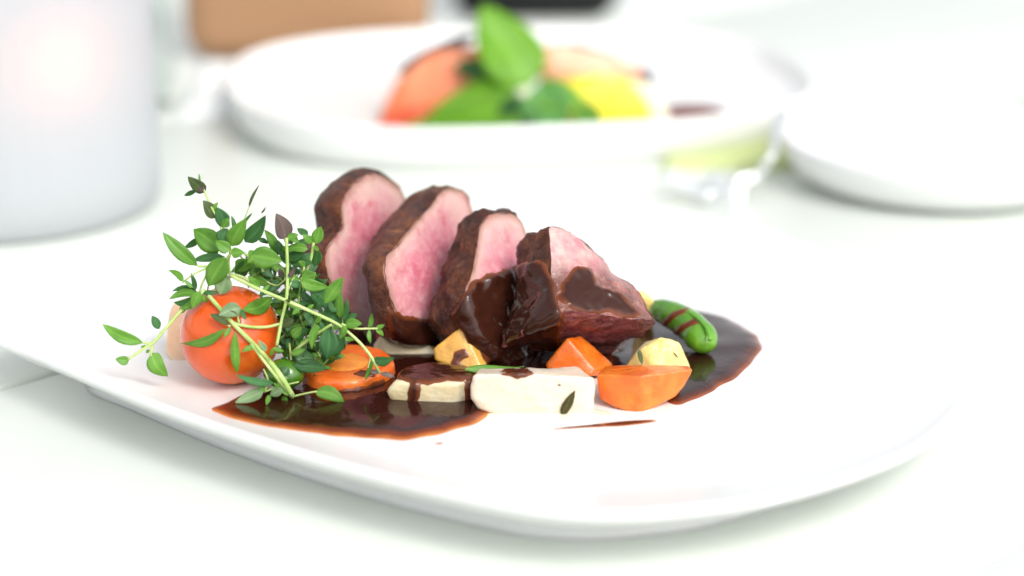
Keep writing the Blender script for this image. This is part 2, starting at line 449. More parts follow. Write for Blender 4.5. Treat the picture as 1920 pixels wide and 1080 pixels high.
build_plate('dinner_plate', PLOOP, PC, 'large white rounded square plate carrying the sliced meat', 'white dinner plates', foot=.15)
C2 = np.array([.3, 34.0])
L2 = np.array([(C2[0] + 13.5 * np.sign(math.cos(t)) * abs(math.cos(t)) ** .72, C2[1] + 10.9 * np.sign(math.sin(t)) * abs(math.sin(t)) ** .72) for t in np.linspace(0, 2 * math.pi, 200, endpoint=False)])
_r = math.radians(9); L2 = (L2 - C2) @ np.array([[math.cos(_r), math.sin(_r)], [-math.sin(_r), math.cos(_r)]]) + C2
L2 = catmull(L2[::4], 200)
prof2 = [(.001, .9), (.2, .9), (.4, .9), (.6, .9), (.78, .9), (.86, .96), (.91, 1.12), (.95, 1.42), (.975, 1.75), (.985, 1.95), (.993, 2.02), (1.0, 2.0), (1.004, 1.93), (1.003, 1.7), (.998, 1.3), (.99, .9), (.975, .5), (.955, .2), (.94, .02), (.90, .02), (.88, .3), (.5, .35), (.001, .35)]
def inner2(q):
    return np.interp(np.linalg.norm((np.asarray(q) - C2) / [13.5, 10.9]), [0, .78, .86, .91, .95, .985], [.9, .9, .96, 1.12, 1.42, 1.95])
V = [(C2[0] + d[0] * s_, C2[1] + d[1] * s_, z) for s_, z in prof2 for d in (L2 - C2)]
tag(mesh('dinner_plate', V, rings_faces(len(prof2), len(L2)), M['porcelain'], base=(*C2, 0)), 'blurred white plate further back carrying the salmon', 'plate', 'white dinner plates')

# ------------------------------------------------------------------ sauce pools
def pool(name, px, mt, label, H=.16, wid=.28, nr=26, n=220, cat='sauce', wobble=.10, dz=0.0):
    O = np.array([PP(x, y, dz)[:2] for x, y in px]); O = catmull(O, n)
    O = np.array([o + np.array([nz((o[0], o[1], 0), 1.4, 3), nz((o[0], o[1], 4), 1.4, 9)]) * wobble for o in O])
    c = O.mean(0); ext = np.linalg.norm(O - c, axis=1)
    V = []; T = []
    for k in range(nr):
        s = 1 - (k / (nr - 1)) ** 1.6 * .999
        for o, e in zip(O, ext):
            q = c + (o - c) * s; d = (1 - s) * e
            h = H * (1 - math.exp(-(d / wid) ** 1.0)) * (1 + .25 * nz((q[0], q[1], 1), .8, 2))
            V.append((q[0], q[1], plate_z(q[0], q[1]) + dz + h - .004)); T.append(min(1, d / .75))
    o = mesh(name, V, rings_faces(nr, n), mt, attrs={'thick': T})
    return tag(o, label, cat)
pool('sauce_pool', [(397, 766), (436, 749), (490, 742), (540, 733), (580, 700), (640, 650), (720, 612), (850, 590), (1000, 590), (1120, 610), (1170, 650), (1140, 700), (1000, 712), (925, 722), (903, 742), (916, 775),
                    (896, 793), (850, 808), (800, 820), (760, 827), (700, 823), (600, 814), (520, 803), (450, 789), (412, 777)], M['sauce'],
     'glossy brown sauce pool in front of the tomato and the round carrot slice')
pool('sauce_pool', [(1130, 690), (1170, 625), (1235, 585), (1290, 580), (1350, 592), (1400, 615), (1428, 642), (1420, 668), (1390, 700), (1350, 726), (1300, 750), (1262, 757), (1225, 735), (1170, 715)],
     M['darksauce'], 'dark brown sauce pool around the green pod')
pool('sauce_smear', [(1030, 806), (1075, 799), (1110, 795), (1150, 791), (1222, 787), (1226, 791), (1180, 798), (1130, 801), (1080, 803)], M['sauce'],
     'thin brown streak of sauce on bare plate before the carrot chunk', H=.03, wid=.12, nr=10, n=120, wobble=.02)
pool('sauce_drop', [(812, 832), (824, 829), (833, 830), (824, 834)], M['sauce'], 'tiny orange brown drip just before the big sauce pool', H=.02, wid=.1, nr=8, n=40, wobble=0)
pool('juice_film', [(905, 770), (940, 790), (1000, 797), (1060, 793), (1110, 784), (1150, 780), (1110, 765), (960, 755)], M['oil'],
     'pale yellow cooking juice under the long white turnip block', H=.03, wid=.12, nr=10, n=120, cat='juice')

# ------------------------------------------------------------------ meat slices
def slab(label, face_px, phi, tau, ctr, yc, t, seed, wallmat='crust', facemat='pink', bulge=.05, glz=None, rough=.05, group='meat slices', bend=None):
    ph, ta = math.radians(phi), math.radians(tau)
    nv = np.array([math.sin(ph) * math.cos(ta), -math.cos(ph) * math.cos(ta), math.sin(ta)])
    Q = PY(ctr[0], ctr[1], yc)
    pts = []
    for x, y in face_px:
        r = ray(x, y); pts.append(CAM + r * (((Q - CAM) @ nv) / (r @ nv)))
    n = 132
    O = catmull(pts, n); c = O.mean(0)
    TT = np.array([np.interp(proj(o)[1], [q[0] for q in t], [q[1] for q in t]) for o in O]); tm = float(TT.mean())
    for _ in range(6): TT = (np.roll(TT, 1) + TT + np.roll(TT, -1)) / 3
    NF = 20
    rows = []; rim = []
    for k in range(NF + 1):
        s = .001 + .969 * k / NF
        dome = (.10 if not bend else .22) * (1 - s * s)
        rows.append([c + (o - c) * s + nv * dome for o in O]); rim.append(s)
    edge = [c + (o - c) * (.955 + .045 * nz(o, 1.3, seed) + .03 * nz(o, 4, seed + 3)) + nv * .02 for o in O]
    wall = [edge]
    prof = [(.992, -.03), (1.008, -.12)]
    for k in range(1, 13):
        u = k / 13
        prof.append((1.012 + bulge * math.sin(u * math.pi), -.08 - .84 * u))
    prof += [(1.0, -.97), (.975, -1.0)]
    for s, d in prof: wall.append([c + (o - c) * s + nv * (d * tk) for o, tk in zip(O, TT)])
    for s in (.75, .4, .001): wall.append([c + (o - c) * s - nv * (tk * s + tm * (1 - s)) for o, tk in zip(O, TT)])
    if bend:                                                # the fallen slice sags: its lower part lies flatter
        y0, tau2, wv = bend
        t2 = math.radians(tau2); n2 = np.array([math.sin(ph) * math.cos(t2), -math.cos(ph) * math.cos(t2), math.sin(t2)])
        r0 = ray(ctr[0], y0); Q2 = CAM + r0 * (((Q - CAM) @ nv) / (r0 @ nv))
        def sag(p):
            x, y = proj(p); k = max(0, min(1, (y - y0 + wv) / (2 * wv)))
            r = ray(x, y); d = ((Q2 - CAM) @ n2) / (r @ n2) - ((Q2 - CAM) @ nv) / (r @ nv)
            return r * d * k
        sg = [sag(o) for o in O]; sc = sag(c)
        rows = [[p + sag(p) for p in row] for row in rows]
        wall = [[p + g_ for p, g_ in zip(row, sg)] for row in wall]
    def disp(p, a):
        return p + nvec(p, .75, seed) * .10 + nvec(p, 1.5, seed + 7) * max(0, a - .05) * 2.2 + nvec(p, 2.4, seed + 2) * a * .8 + nvec(p, 6.0, seed + 4) * a * .55
    VF = np.array([disp(p, .035) for row in rows for p in row]); FF = rings_faces(len(rows), n)
    rimv = np.repeat(rim, n)
    # light from above put into the colour: flesh painted paler with height
    vv = np.array([nz(p, 1.0, seed + 8) for p in VF])
    hz = VF[:, 2]; hz = (hz - hz.min()) / (hz.max() - hz.min())
    rimv = np.clip(rimv + vv * .18 + .5 * np.clip(hz - .45, 0, 1), 0, 1.1)
    VW = np.array([disp(p, rough if j else .035) for j, row in enumerate(wall) for p in row]); FWl = rings_faces(len(wall), n)
    b = np.array([c[0], c[1], min(VW[:, 2].min(), VF[:, 2].min())])
    e = empty('meat_slice', b, label, 'meat', group)
    mesh('cut_face', VF, FF, M[facemat], e, attrs={'rim': rimv, 'edge': np.repeat(rim, n), 'coated': [max(0, min(1, (proj(p)[1] - 478 + 16 * nz(p, 1.8, 3)) / 45)) for p in VF]})
    if wallmat == 'crust': mesh('crust', VW, FWl, M['crust'], e)
    else:                                                   # roasted underside towards the front, seared crust on the rest
        fr = [f for f in FWl if proj(O[f[0] % n])[1] > 575 and proj(O[f[0] % n])[0] > 1034]
        ks = set(fr)
        for nm, fs, mm in (('crust', [f for f in FWl if f not in ks], 'crust'), ('roasted_side', fr, wallmat)):
            us = sorted({i for f in fs for i in f}); mp_ = {u: j for j, u in enumerate(us)}
            mesh(nm, VW[us], [tuple(mp_[i] for i in f) for f in fs], M[mm], e)
    if glz:
        Va = np.vstack([VF, VW]); Fa = FF + [tuple(i + len(VF) for i in f) for f in FWl]
        m0 = len(VF) - n
        Fa += [(m0 + i, m0 + (i + 1) % n, len(VF) + (i + 1) % n, len(VF) + i) for i in range(n)]
        for gi, (polys, th, mt) in enumerate(glz):
            glaze('sauce_glaze', Va, Fa, polys, M[mt], e, th=th, seed=seed + gi, smooth_it=7, wob=5)
    return e
slab('upright pink slice of seared meat, nearest the thyme and tallest of the row',
     [(697, 319), (724, 326), (752, 354), (772, 405), (776, 470), (765, 545), (742, 612), (716, 642), (690, 640), (666, 612), (645, 580), (622, 548), (606, 505), (605, 470), (620, 446), (636, 424), (634, 388), (648, 358), (672, 332)],
     66, 10, (690, 480), .6, [(320, .7), (380, .95), (450, .85), (640, .7)], 1.0, bulge=.03)
slab('second meat slice from the thyme, broad pink face with dark crust, beside the yellow cube',
     [(832, 355), (866, 350), (882, 376), (890, 410), (893, 460), (888, 520), (876, 580), (858, 628), (808, 642), (768, 630), (742, 602), (727, 562), (719, 528), (722, 492), (744, 456), (774, 422), (803, 388)],
     62, 15, (800, 480), -.5, [(350, 1.1), (400, 1.45), (450, 1.1), (520, .62), (600, .8), (640, .9)], 2.3, bulge=.03, rough=.07,
     glz=[([[(722, 572), (752, 590), (800, 598), (850, 590), (880, 570), (895, 650), (800, 668), (730, 640)]], .07, 'glaze')])
slab('third meat slice, leaning, its lower half coated in brown sauce above the yellow cube',
     [(916, 402), (945, 396), (970, 404), (992, 450), (1018, 520), (1044, 590), (1054, 640), (1030, 678), (996, 692), (945, 680), (906, 646), (880, 600), (870, 555), (880, 512), (892, 462), (900, 426)],
     54, 22, (945, 500), -1.0, [(396, .95), (440, 1.2), (530, 1.25), (600, 1.5), (690, 1.5)], 4.1, bulge=.03, rough=.10,
     glz=[([[(880, 530), (925, 508), (960, 500), (1010, 490), (1070, 560), (1070, 650), (1010, 710), (940, 700), (880, 650), (845, 590)]], .15, 'glaze')])
slab('last meat slice, lying flattest, red roasted edge resting on the orange carrot chunks',
     [(1030, 424), (1062, 435), (1100, 462), (1136, 490), (1148, 512), (1182, 532), (1208, 562), (1218, 584), (1231, 604), (1196, 603), (1150, 596), (1100, 590), (1062, 586), (1042, 590), (1034, 570), (1032, 530), (1030, 490), (1028, 450)],
     46, 36, (1080, 500), -2.5, [(420, 1.6), (520, 1.8), (585, 2.6), (605, 2.9)], 6.2, bend=(520, 56, 25), wallmat='redwall', facemat='wetpink', rough=.11, bulge=.05,
     glz=[([[(930, 510), (975, 490), (1020, 490), (1038, 520), (1048, 560), (1056, 596), (1050, 630), (1056, 690), (960, 700), (925, 600)]], .11, 'glaze'),
         ([[(1044, 560), (1058, 522), (1080, 498), (1108, 504), (1120, 530), (1165, 548), (1208, 592), (1170, 598), (1135, 586), (1100, 592), (1066, 578)]], .06, 'glaze')])

# ------------------------------------------------------------------ vegetables
def chunk(name, pts, mt, label, cat, p=42, sub=5, seed=0.0, amp=.035, freq=1.2, amp2=.012, group=None, glz=None, extra=None, glazemat='glaze', gth=.06):
    P3 = [PY(x, y, d) for x, y, d in pts]
    V, F = rounded_hull(P3, p, sub, amp, freq, seed, amp2, 5)
    o = mesh(name, V, F, M[mt]); tag(o, label, cat, group)
    if glz: glaze('sauce_glaze', V, F, glz, M[glazemat], o, th=gth, seed=seed)
    return o, V, F
def leaf_mesh(b, t, wd, nh, fold=.25, curl=.15, seed=0, nl=9, th=.012, shape=1.0, bend=0.0):
    b = np.asarray(b, float); t = np.asarray(t, float); ax = t - b; L = np.linalg.norm(ax); ax /= L
    nh = nh - ax * (nh @ ax); nh /= np.linalg.norm(nh); sd_ = np.cross(ax, nh)
    ac = [-1, -.6, 0, .6, 1]; V = []; R = []
    for side in (1, -1):
        for k in range(nl):
            u = k / (nl - 1)
            wdt = wd * .5 * (math.sin(math.pi * min(1, u ** (.78 * shape))) ** .8 * (1 if u < .97 else .5) + .04)
            for a in ac:
                q = b + ax * (u * L) + sd_ * (a * wdt + bend * L * math.sin(u * math.pi)) + nh * (abs(a) * wdt * fold - curl * L * u * u + .03 * L * math.sin(5 * u + seed + a))
                V.append(q + nh * (side * th * .5 * (1 - .7 * abs(a)))); R.append(1 - abs(a))
    F = []; m = nl * 5
    for k in range(nl - 1):
        for i in range(4):
            a0 = k * 5 + i; F.append((a0, a0 + 1, a0 + 6, a0 + 5)); F.append((m + a0, m + a0 + 5, m + a0 + 6, m + a0 + 1))
        F.append((k * 5, k * 5 + 5, m + k * 5 + 5, m + k * 5)); F.append((k * 5 + 4, m + k * 5 + 4, m + k * 5 + 9, k * 5 + 9))
    return np.array(V), F, R
def flake(parent, b, t, wd, mt='k', nh=np.array([0, -1, .3])):
    V, F, R = leaf_mesh(b, t, wd, nh, .1, .02, 1, 6, .02)
    return mesh('herb_flake', V, F, M[mt], parent, attrs={'rib': R})

# tomato
TC = PZ(432, 628, 2.34); TR = 1.44
d_, F = ico(5)
V = np.array([TC + q * TR * (1 + .012 * nz(q, 1.3, 4)) * np.array([1, 1, .985]) for q in d_])
tag(mesh('cherry_tomato', V, F, M['tomato'], base=TC - [0, 0, TR]), 'whole orange red cherry tomato under the thyme', 'tomato')
def on_tomato(px, py, off=.12):
    r = ray(px, py); r = r / np.linalg.norm(r); oc = CAM - TC; bb = oc @ r; RR = TR + off
    disc = bb * bb - (oc @ oc - RR * RR)
    if disc < 0: return None
    return CAM + r * (-bb - math.sqrt(disc))
TY = TC[1]

# turnip block in front
FY = -6.35
o, V, F = chunk('turnip_block', [(890, 703, FY), (1000, 704, FY - .05), (1116, 709, FY), (1113, 778, FY), (1040, 787, FY), (960, 785, FY), (900, 768, FY), (882, 745, FY),
                                 (898, 690, FY + 1.1), (1086, 687, FY + 1.1), (1108, 775, FY + 1.1), (890, 745, FY + 1.1)], 'turnip_pink',
                'long white turnip block with a dark herb leaf, at the front of the food', 'turnip', p=30, sub=6, seed=3, amp=.055, amp2=.02, glz=[[(935, 698), (955, 690), (985, 691), (1000, 701), (970, 706)]])
flake(o, PY(1052, 780, FY - .05), PY(1078, 733, FY - .06), .26, 'k')
flake(o, PY(1046, 721, FY - .03), PY(1052, 723, FY - .03), .05, 'k')
# turnip with sauce
F2 = -5.6
o, V, F = chunk('turnip_wedge', [(722, 733, F2), (732, 752, F2), (795, 764, F2 - .25), (852, 771, F2 - .25), (884, 748, F2), (888, 712, F2), (860, 718, F2 - .25), (796, 722, F2 - .25), (740, 715, F2),
                                 (760, 690, F2 + 1.1), (830, 680, F2 + 1.5), (884, 690, F2 + 1.3), (880, 740, F2 + 1.3), (740, 735, F2 + 1.0)], 'turnip',
                'white turnip wedge capped with brown sauce beside the long turnip block', 'turnip', p=40, seed=5, amp=.03,
                glz=[[(742, 706), (752, 690), (800, 676), (892, 680), (893, 762), (872, 752), (873, 714), (840, 716), (790, 724), (783, 760), (765, 755), (766, 720)]], gth=.07)
# turnip behind
F3 = -1.6
chunk('turnip_slice', [(698, 648, F3), (712, 628, F3), (790, 636, F3), (824, 664, F3 - .3), (812, 690, F3 - .6), (720, 700, F3 - .6), (700, 690, F3 - .3), (720, 625, F3 + 1.2), (800, 630, F3 + 1.2), (815, 670, F3 + 1.2)],
      'turnip_grey', 'greyish turnip piece under the meat behind the sauced turnip', 'turnip', seed=8)
# yellow swede cube
F4 = -2.9
chunk('swede_cube', [(868, 613, F4), (812, 652, F4 - .2), (815, 676, F4 - .4), (850, 690, F4 - .6), (905, 690, F4 - .6), (924, 668, F4 + .1), (884, 612, F4 + .7), (840, 640, F4 + 1), (918, 690, F4 + .8)],
      'swede', 'small golden yellow swede cube wedged below the sauced meat', 'swede', p=40, seed=9, glz=[[(845, 690), (850, 660), (872, 655), (880, 670), (862, 680), (870, 692)], [(893, 640), (930, 640), (935, 690), (915, 684)]], gth=.03)
# carrots
F5 = -3.6
chunk('carrot_chunk', [(1062, 633, F5), (1090, 630, F5 + .6), (1150, 682, F5 + .5), (1118, 694, F5 - .3), (1110, 705, F5 - .4), (1022, 684, F5), (1030, 705, F5 - .2), (1140, 705, F5 + .5), (1050, 650, F5 + 1)],
      'carrot', 'bright orange carrot chunk tucked behind the long turnip block', 'carrot', p=40, seed=11, group='carrot chunks')
F6 = -5.7
o, V, F = chunk('carrot_chunk', [(1117, 702, F6), (1200, 706, F6 - .45), (1300, 691, F6 + .1), (1293, 712, F6 + .1), (1268, 745, F6 + .05), (1200, 776, F6 - .5), (1160, 768, F6 - .4), (1122, 748, F6),
                                 (1134, 686, F6 + 1.0), (1190, 684, F6 + 1.2), (1294, 686, F6 + .9), (1270, 735, F6 + 1.0), (1130, 730, F6 + 1)],
                'carrot', 'large orange carrot wedge with a dark herb leaf on top, front of the food', 'carrot', p=32, sub=6, seed=12, group='carrot chunks')
flake(o, PY(1168, 697, F6 + .30), PY(1208, 697, F6 + .34), .16, 'k', np.array([0, -.3, 1]))
# round carrot slice : side wall, skin, core
def coin(cx, cy, y, rx, h, tilt, label):
    c = PY(cx, cy, y); n = 120
    e = empty('carrot_slice', c - [0, 0, h], label, 'carrot')
    R = np.array([[1, 0, 0], [0, math.cos(tilt), -math.sin(tilt)], [0, math.sin(tilt), math.cos(tilt)]])
    def ring(r, z, a): return np.array([r * math.cos(a) * (1 + .03 * math.sin(3 * a + 1)), r * math.sin(a) * (1 + .025 * math.sin(2 * a)), z])
    def build(name, prof, mt):
        V = np.array([c + R @ ring(r, z, 2 * math.pi * i / n) for r, z in prof for i in range(n)])
        V = np.array([v + nvec(v, 1.4, 6) * .035 + nvec(v, 5, 2) * .012 for v in V])
        F = rings_faces(len(prof), n); return mesh(name, V, F, M[mt], e), V, F
    build('core', [(.001, .035), (rx * .2, .035), (rx * .38, .03), (rx * .46, .012), (rx * .50, -.02)], 'core')
    o1, V1, F1 = build('flesh', [(rx * .47, .0)] + [(rx * s, .008) for s in np.linspace(.5, .93, 10)] + [(rx * .97, -.03)] + [(rx * (1.0 + .02 * math.sin(u * 3.1)), -.10 - u * (h - .16)) for u in np.linspace(0, 1, 14)] + [(rx * .94, -h)], 'carrot_red')
    glaze('sauce_glaze', V1, F1, [[(660, 700), (685, 692), (708, 694), (700, 706), (680, 708)], [(600, 744), (650, 730), (720, 712), (720, 750), (650, 760)]], M['glaze'], e, th=.05, seed=2)
    flk = flake(e, PY(586, 706, y - 1.45), PY(591, 700, y - 1.45), .05)
coin(649, 679, -3.6, 1.36, .95, math.radians(3), 'round orange carrot slice with yellow core lying beneath the thyme')
# potato
F7 = -3.5
o, V, F = chunk('potato_chunk', [(1172, 684, F7), (1205, 650, F7), (1240, 632, F7 + .2), (1272, 642, F7 + .2), (1292, 680, F7 + .1), (1296, 700, F7), (1180, 702, F7 - .2), (1230, 690, F7 - .5), (1210, 640, F7 + 1), (1270, 645, F7 + 1), (1290, 690, F7 + 1)],
                'potato', 'pale yellow potato chunk with herb flecks between carrot and green pod', 'potato', p=40, seed=14, amp=.035, amp2=.02)
flake(o, PY(1198, 655, F7 - .22), PY(1204, 684, F7 - .45), .14, 'o')
flake(o, PY(1262, 660, F7 - .1), PY(1272, 672, F7 - .1), .04, 'k')
chunk('potato_chunk', [(1185, 600, .6), (1188, 548, .6), (1205, 544, .8), (1224, 560, .7), (1228, 585, .6), (1195, 545, 1.6), (1222, 590, 1.5)], 'potato',
      'yellow potato piece peeping out behind the last meat slice', 'potato', sub=4, seed=15)
chunk('turnip_wedge', [(312, 640, -1.9), (318, 575, -1.7), (345, 555, -1.6), (385, 560, -1.6), (380, 690, -2.0), (330, 686, -2.1), (310, 665, -2.0), (340, 570, -.7), (380, 660, -.7), (320, 650, -.9)], 'pale_orange',
      'pale pinkish orange vegetable wedge hidden behind the tomato', 'vegetable', sub=4, seed=16, amp=.06)
# green pod
pts = [PY(1222, 578, .3), PY(1250, 586, -.2), PY(1288, 606, -1.0), PY(1314, 632, -1.7), PY(1322, 655, -2.2)]
pr = lambda t: .50 * (max(0.02, 1 - (2 * t - 1) ** 6)) ** .5 * (.74 + .34 * t)
V, F = tube(pts, .5, .5, 70, 28, .05, .9, rfun=pr)
e = mesh('green_pod', V, F, M['pod']); tag(e, 'bright green snap pea pod with brown stripes lying in dark sauce', 'pea pod')
V2, F2_ = tube([p + np.array([.1, -.28, .40]) * q_ for p, q_ in zip(pts, (.75, .85, .95, 1.05, 1.0))], .05, .06, 50, 8, .2); mesh('seam', V2, F2_, M['pod'], e)
for q in ([(1238, 606), (1262, 584), (1290, 574), (1294, 584), (1268, 594), (1246, 614)], [(1254, 628), (1278, 606), (1308, 594), (1312, 604), (1286, 616), (1262, 638)]):
    glaze('sauce_stripe', V, F, [q], M['glaze'], e, th=.03, soft=5, wob=2)
# green bean by the tomato
c = PY(533, 700, -4.7); d_, F = ico(4)
V = np.array([c + q * np.array([.6, .5, .42]) * (1 + .05 * nz(q, 1.2)) for q in d_])
tag(mesh('green_bean', V, F, M['olive']), 'shiny round green bean between tomato and round carrot slice', 'bean')
# thin green leaf between chunks, red drops
V, F, R = leaf_mesh(PY(872, 694, -5.0), PY(982, 690, -4.6), .26, np.array([0, -.5, 1]), .2, -.02, 2, 12, .03)
tag(mesh('herb_leaf', V, F, M['g'], attrs={'rib': R}), 'thin bright green leaf sliver behind the white turnip pieces', 'leaf')
for (x, y, yy, r_, lab) in ((1112, 768, -5.6, .17, 'red juice drop between the long turnip block and the carrot wedge'), (712, 632, -.9, .22, 'red juice drop under the tallest meat slice')):
    d_, F = ico(3); c = PY(x, y, yy)
    tag(mesh('juice_drop', np.array([c + q * np.array([.6, .6, 1.0]) * r_ for q in d_]), F, M['redjuice']), lab, 'juice')

# ------------------------------------------------------------------ thyme
RNG = random.Random(3)
def leaf_on(parent, b, t, wd, mt, tilt=.45, bend=0.0, curl=None):
    view = CAM - b; view = view / np.linalg.norm(view)
    nh = view + np.array([RNG.uniform(-1, 1), RNG.uniform(-1, 1), RNG.uniform(-.4, 1)]) * tilt
    V, F, R = leaf_mesh(b, t, wd, nh, RNG.uniform(.1, .4), RNG.uniform(-.05, .14) if curl is None else curl, RNG.uniform(0, 6), 9, bend=bend + RNG.uniform(-.07, .07), shape=RNG.uniform(.8, 1.25))
    return mesh('leaf', V, F, M[mt], parent, attrs={'rib': R})
def pt(x, y, d):
    if d == 'T':
        q = on_tomato(x, y)
        return q if q is not None else PY(x, y, TY - .5)
    return PY(x, y, d)
def sprig(label, stems, leaves, auto=(), mt='stem', dj=.35):
    root = pt(*stems[0][0][0])
    e = empty('thyme_sprig', root, label, 'herb', 'thyme sprigs')
    for pts_, r0, r1 in stems:
        C = [pt(*q) for q in pts_]
        V, F = tube(C, r0 / 162, r1 / 162, 26, 7, .18, seed=len(pts_))
        mesh('stem', V, F, M[mt], e)
    for L in leaves:
        bx, by, tx, ty, wd, m_, d = L[:7]
        bnd = L[7] if len(L) > 7 else 0.0
        b = pt(bx, by, d)
        if d == 'T' and on_tomato(bx, by) is not None: b = on_tomato(bx, by, .26)
        dd = b[1] + RNG.uniform(-.5, .4) * dj
        t = PY(tx, ty, dd)
        if d == 'T':
            q = on_tomato(tx, ty, .30)
            if q is not None: t = q
        leaf_on(e, b, t, wd / 62 * 1.0, m_, .35, bnd)
    for (pts_, n_, sz, mats_, d0) in auto:
        C = catmull([pt(*q) for q in pts_], 40, closed=False)
        for k in range(n_):
            u = (k + .6) / n_; i = int(u * 38); p = C[i]; ax = C[i + 1] - C[i]; ax /= np.linalg.norm(ax)
            ang = (k % 2) * math.pi / 2 + RNG.uniform(-.4, .4)
            s1 = np.cross(ax, [.3, -.8, .5]); s1 /= np.linalg.norm(s1); s2 = np.cross(ax, s1)
            for sg in (1, -1):
                dv = (s1 * math.cos(ang) + s2 * math.sin(ang)) * sg + ax * RNG.uniform(.1, .6)
                dv /= np.linalg.norm(dv); Ln = sz * RNG.uniform(.6, 1.15)
                leaf_on(e, p, p + dv * Ln, Ln * RNG.uniform(.38, .55), RNG.choice(mats_), .7)
    return e
# front sprig across the tomato, foot in the sauce
sprig('thyme sprig crossing the tomato front with its foot in the brown sauce',
      [([(549, 744, -5.6), (524, 702, -5.75), (490, 660, 'T'), (460, 630, 'T'), (438, 608, 'T'), (405, 570, 'T'), (383, 545, -4.2)], 14, 9),
       ([(545, 742, -5.65), (505, 690, -5.8), (470, 645, 'T')], 9, 6),
       ([(440, 607, 'T'), (470, 613, 'T'), (500, 613, 'T'), (526, 607, -4.6)], 8, 7),
       ([(432, 612, 'T'), (415, 604, 'T'), (395, 592, 'T')], 5, 3),
       ([(448, 605, 'T'), (446, 590, 'T'), (452, 580, 'T')], 6, 5),
       ([(541, 740, -5.65), (520, 728, -5.7), (495, 735, -5.8)], 5, 4), ([(497, 735, -5.8), (502, 712, -5.8), (494, 692, -5.8)], 5, 3),
       ([(552, 743, -5.6), (572, 738, -5.7), (594, 734, -5.8)], 5, 4), ([(510, 728, -5.7), (560, 716, -5.6)], 4, 3)],
      [(452, 578, 410, 591, 26, 'p', 'T'), (453, 583, 514, 553, 27, 'g', 'T', .06), (424, 616, 338, 646, 17, 'g', 'T', -.04), (441, 622, 445, 700, 17, 'g', 'T', .05), (432, 614, 419, 633, 9, 'g', 'T'),
       (428, 610, 393, 588, 13, 'o', 'T'), (480, 650, 453, 660, 10, 'g', 'T', .1), (500, 658, 484, 637, 11, 'p', -5.6), (508, 668, 511, 652, 8, 'g', -5.6), (512, 652, 533, 658, 9, 'g', -5.6, .1),
       (514, 718, 443, 702, 14, 'b', -5.9, -.06), (540, 742, 512, 716, 7, 'g', -5.8), (494, 735, 442, 756, 22, 'p', -5.9), (530, 730, 506, 742, 17, 'p', -5.85), (505, 740, 499, 760, 9, 'g', -5.9), (500, 732, 485, 726, 12, 'g', -5.8),
       (591, 734, 646, 755, 25, 'g', -5.8, -.06), (452, 580, 462, 600, 9, 'd', 'T'), (445, 590, 430, 583, 8, 'o', 'T'), (538, 745, 528, 752, 12, 'g', -5.7)],
      [([(520, 700, -5.75), (549, 744, -5.6)], 2, .26, ['g', 'p'], 0)])
# sprig reaching out over the bare plate
sprig('thyme sprig reaching out sideways over the bare white plate',
      [([(386, 546, -4.3), (365, 560, -4.4), (340, 582, -4.5), (312, 614, -4.7), (290, 640, -4.8), (272, 652, -4.9), (240, 674, -5.0)], 10, 6),
       ([(286, 642, -4.8), (284, 660, -4.9), (283, 668, -4.9)], 6, 6), ([(283, 644, -4.8), (266, 642, -4.9)], 6, 4), ([(395, 500, -4.2), (365, 513, -4.2), (342, 530, -4.2)], 5, 4), ([(396, 500, -4.2), (380, 530, -4.2), (375, 548, -4.2)], 6, 5),
       ([(400, 505, -4.0), (391, 535, -4.0), (389, 548, -4.0)], 4, 4)],
      [(268, 643, 192, 608, 22, 'g', -4.9, -.06), (284, 662, 315, 706, 30, 'g', -4.9, .08), (242, 676, 217, 673, 16, 'g', -5.0), (298, 617, 285, 592, 15, 'b', -4.6), (276, 650, 263, 651, 5, 'g', -4.9), (280, 655, 274, 662, 6, 'g', -4.9),
       (344, 527, 315, 507, 12, 'g', -4.2, .08), (372, 553, 317, 560, 16, 'g', -4.4, .16), (370, 548, 322, 546, 11, 'd', -4.3, .12), (372, 556, 325, 567, 17, 'd', -4.4, -.12), (374, 546, 361, 578, 20, 'g', -4.6), (366, 545, 358, 512, 9, 'd', -4.3),
       (350, 572, 337, 588, 11, 'g', -4.4), (372, 560, 340, 580, 15, 'g', -4.5, -.12), (360, 540, 345, 525, 8, 'g', -4.3), (380, 550, 408, 548, 10, 'd', -4.4), (355, 548, 332, 538, 8, 'o', -4.2), (378, 556, 390, 566, 10, 'g', -4.5)])
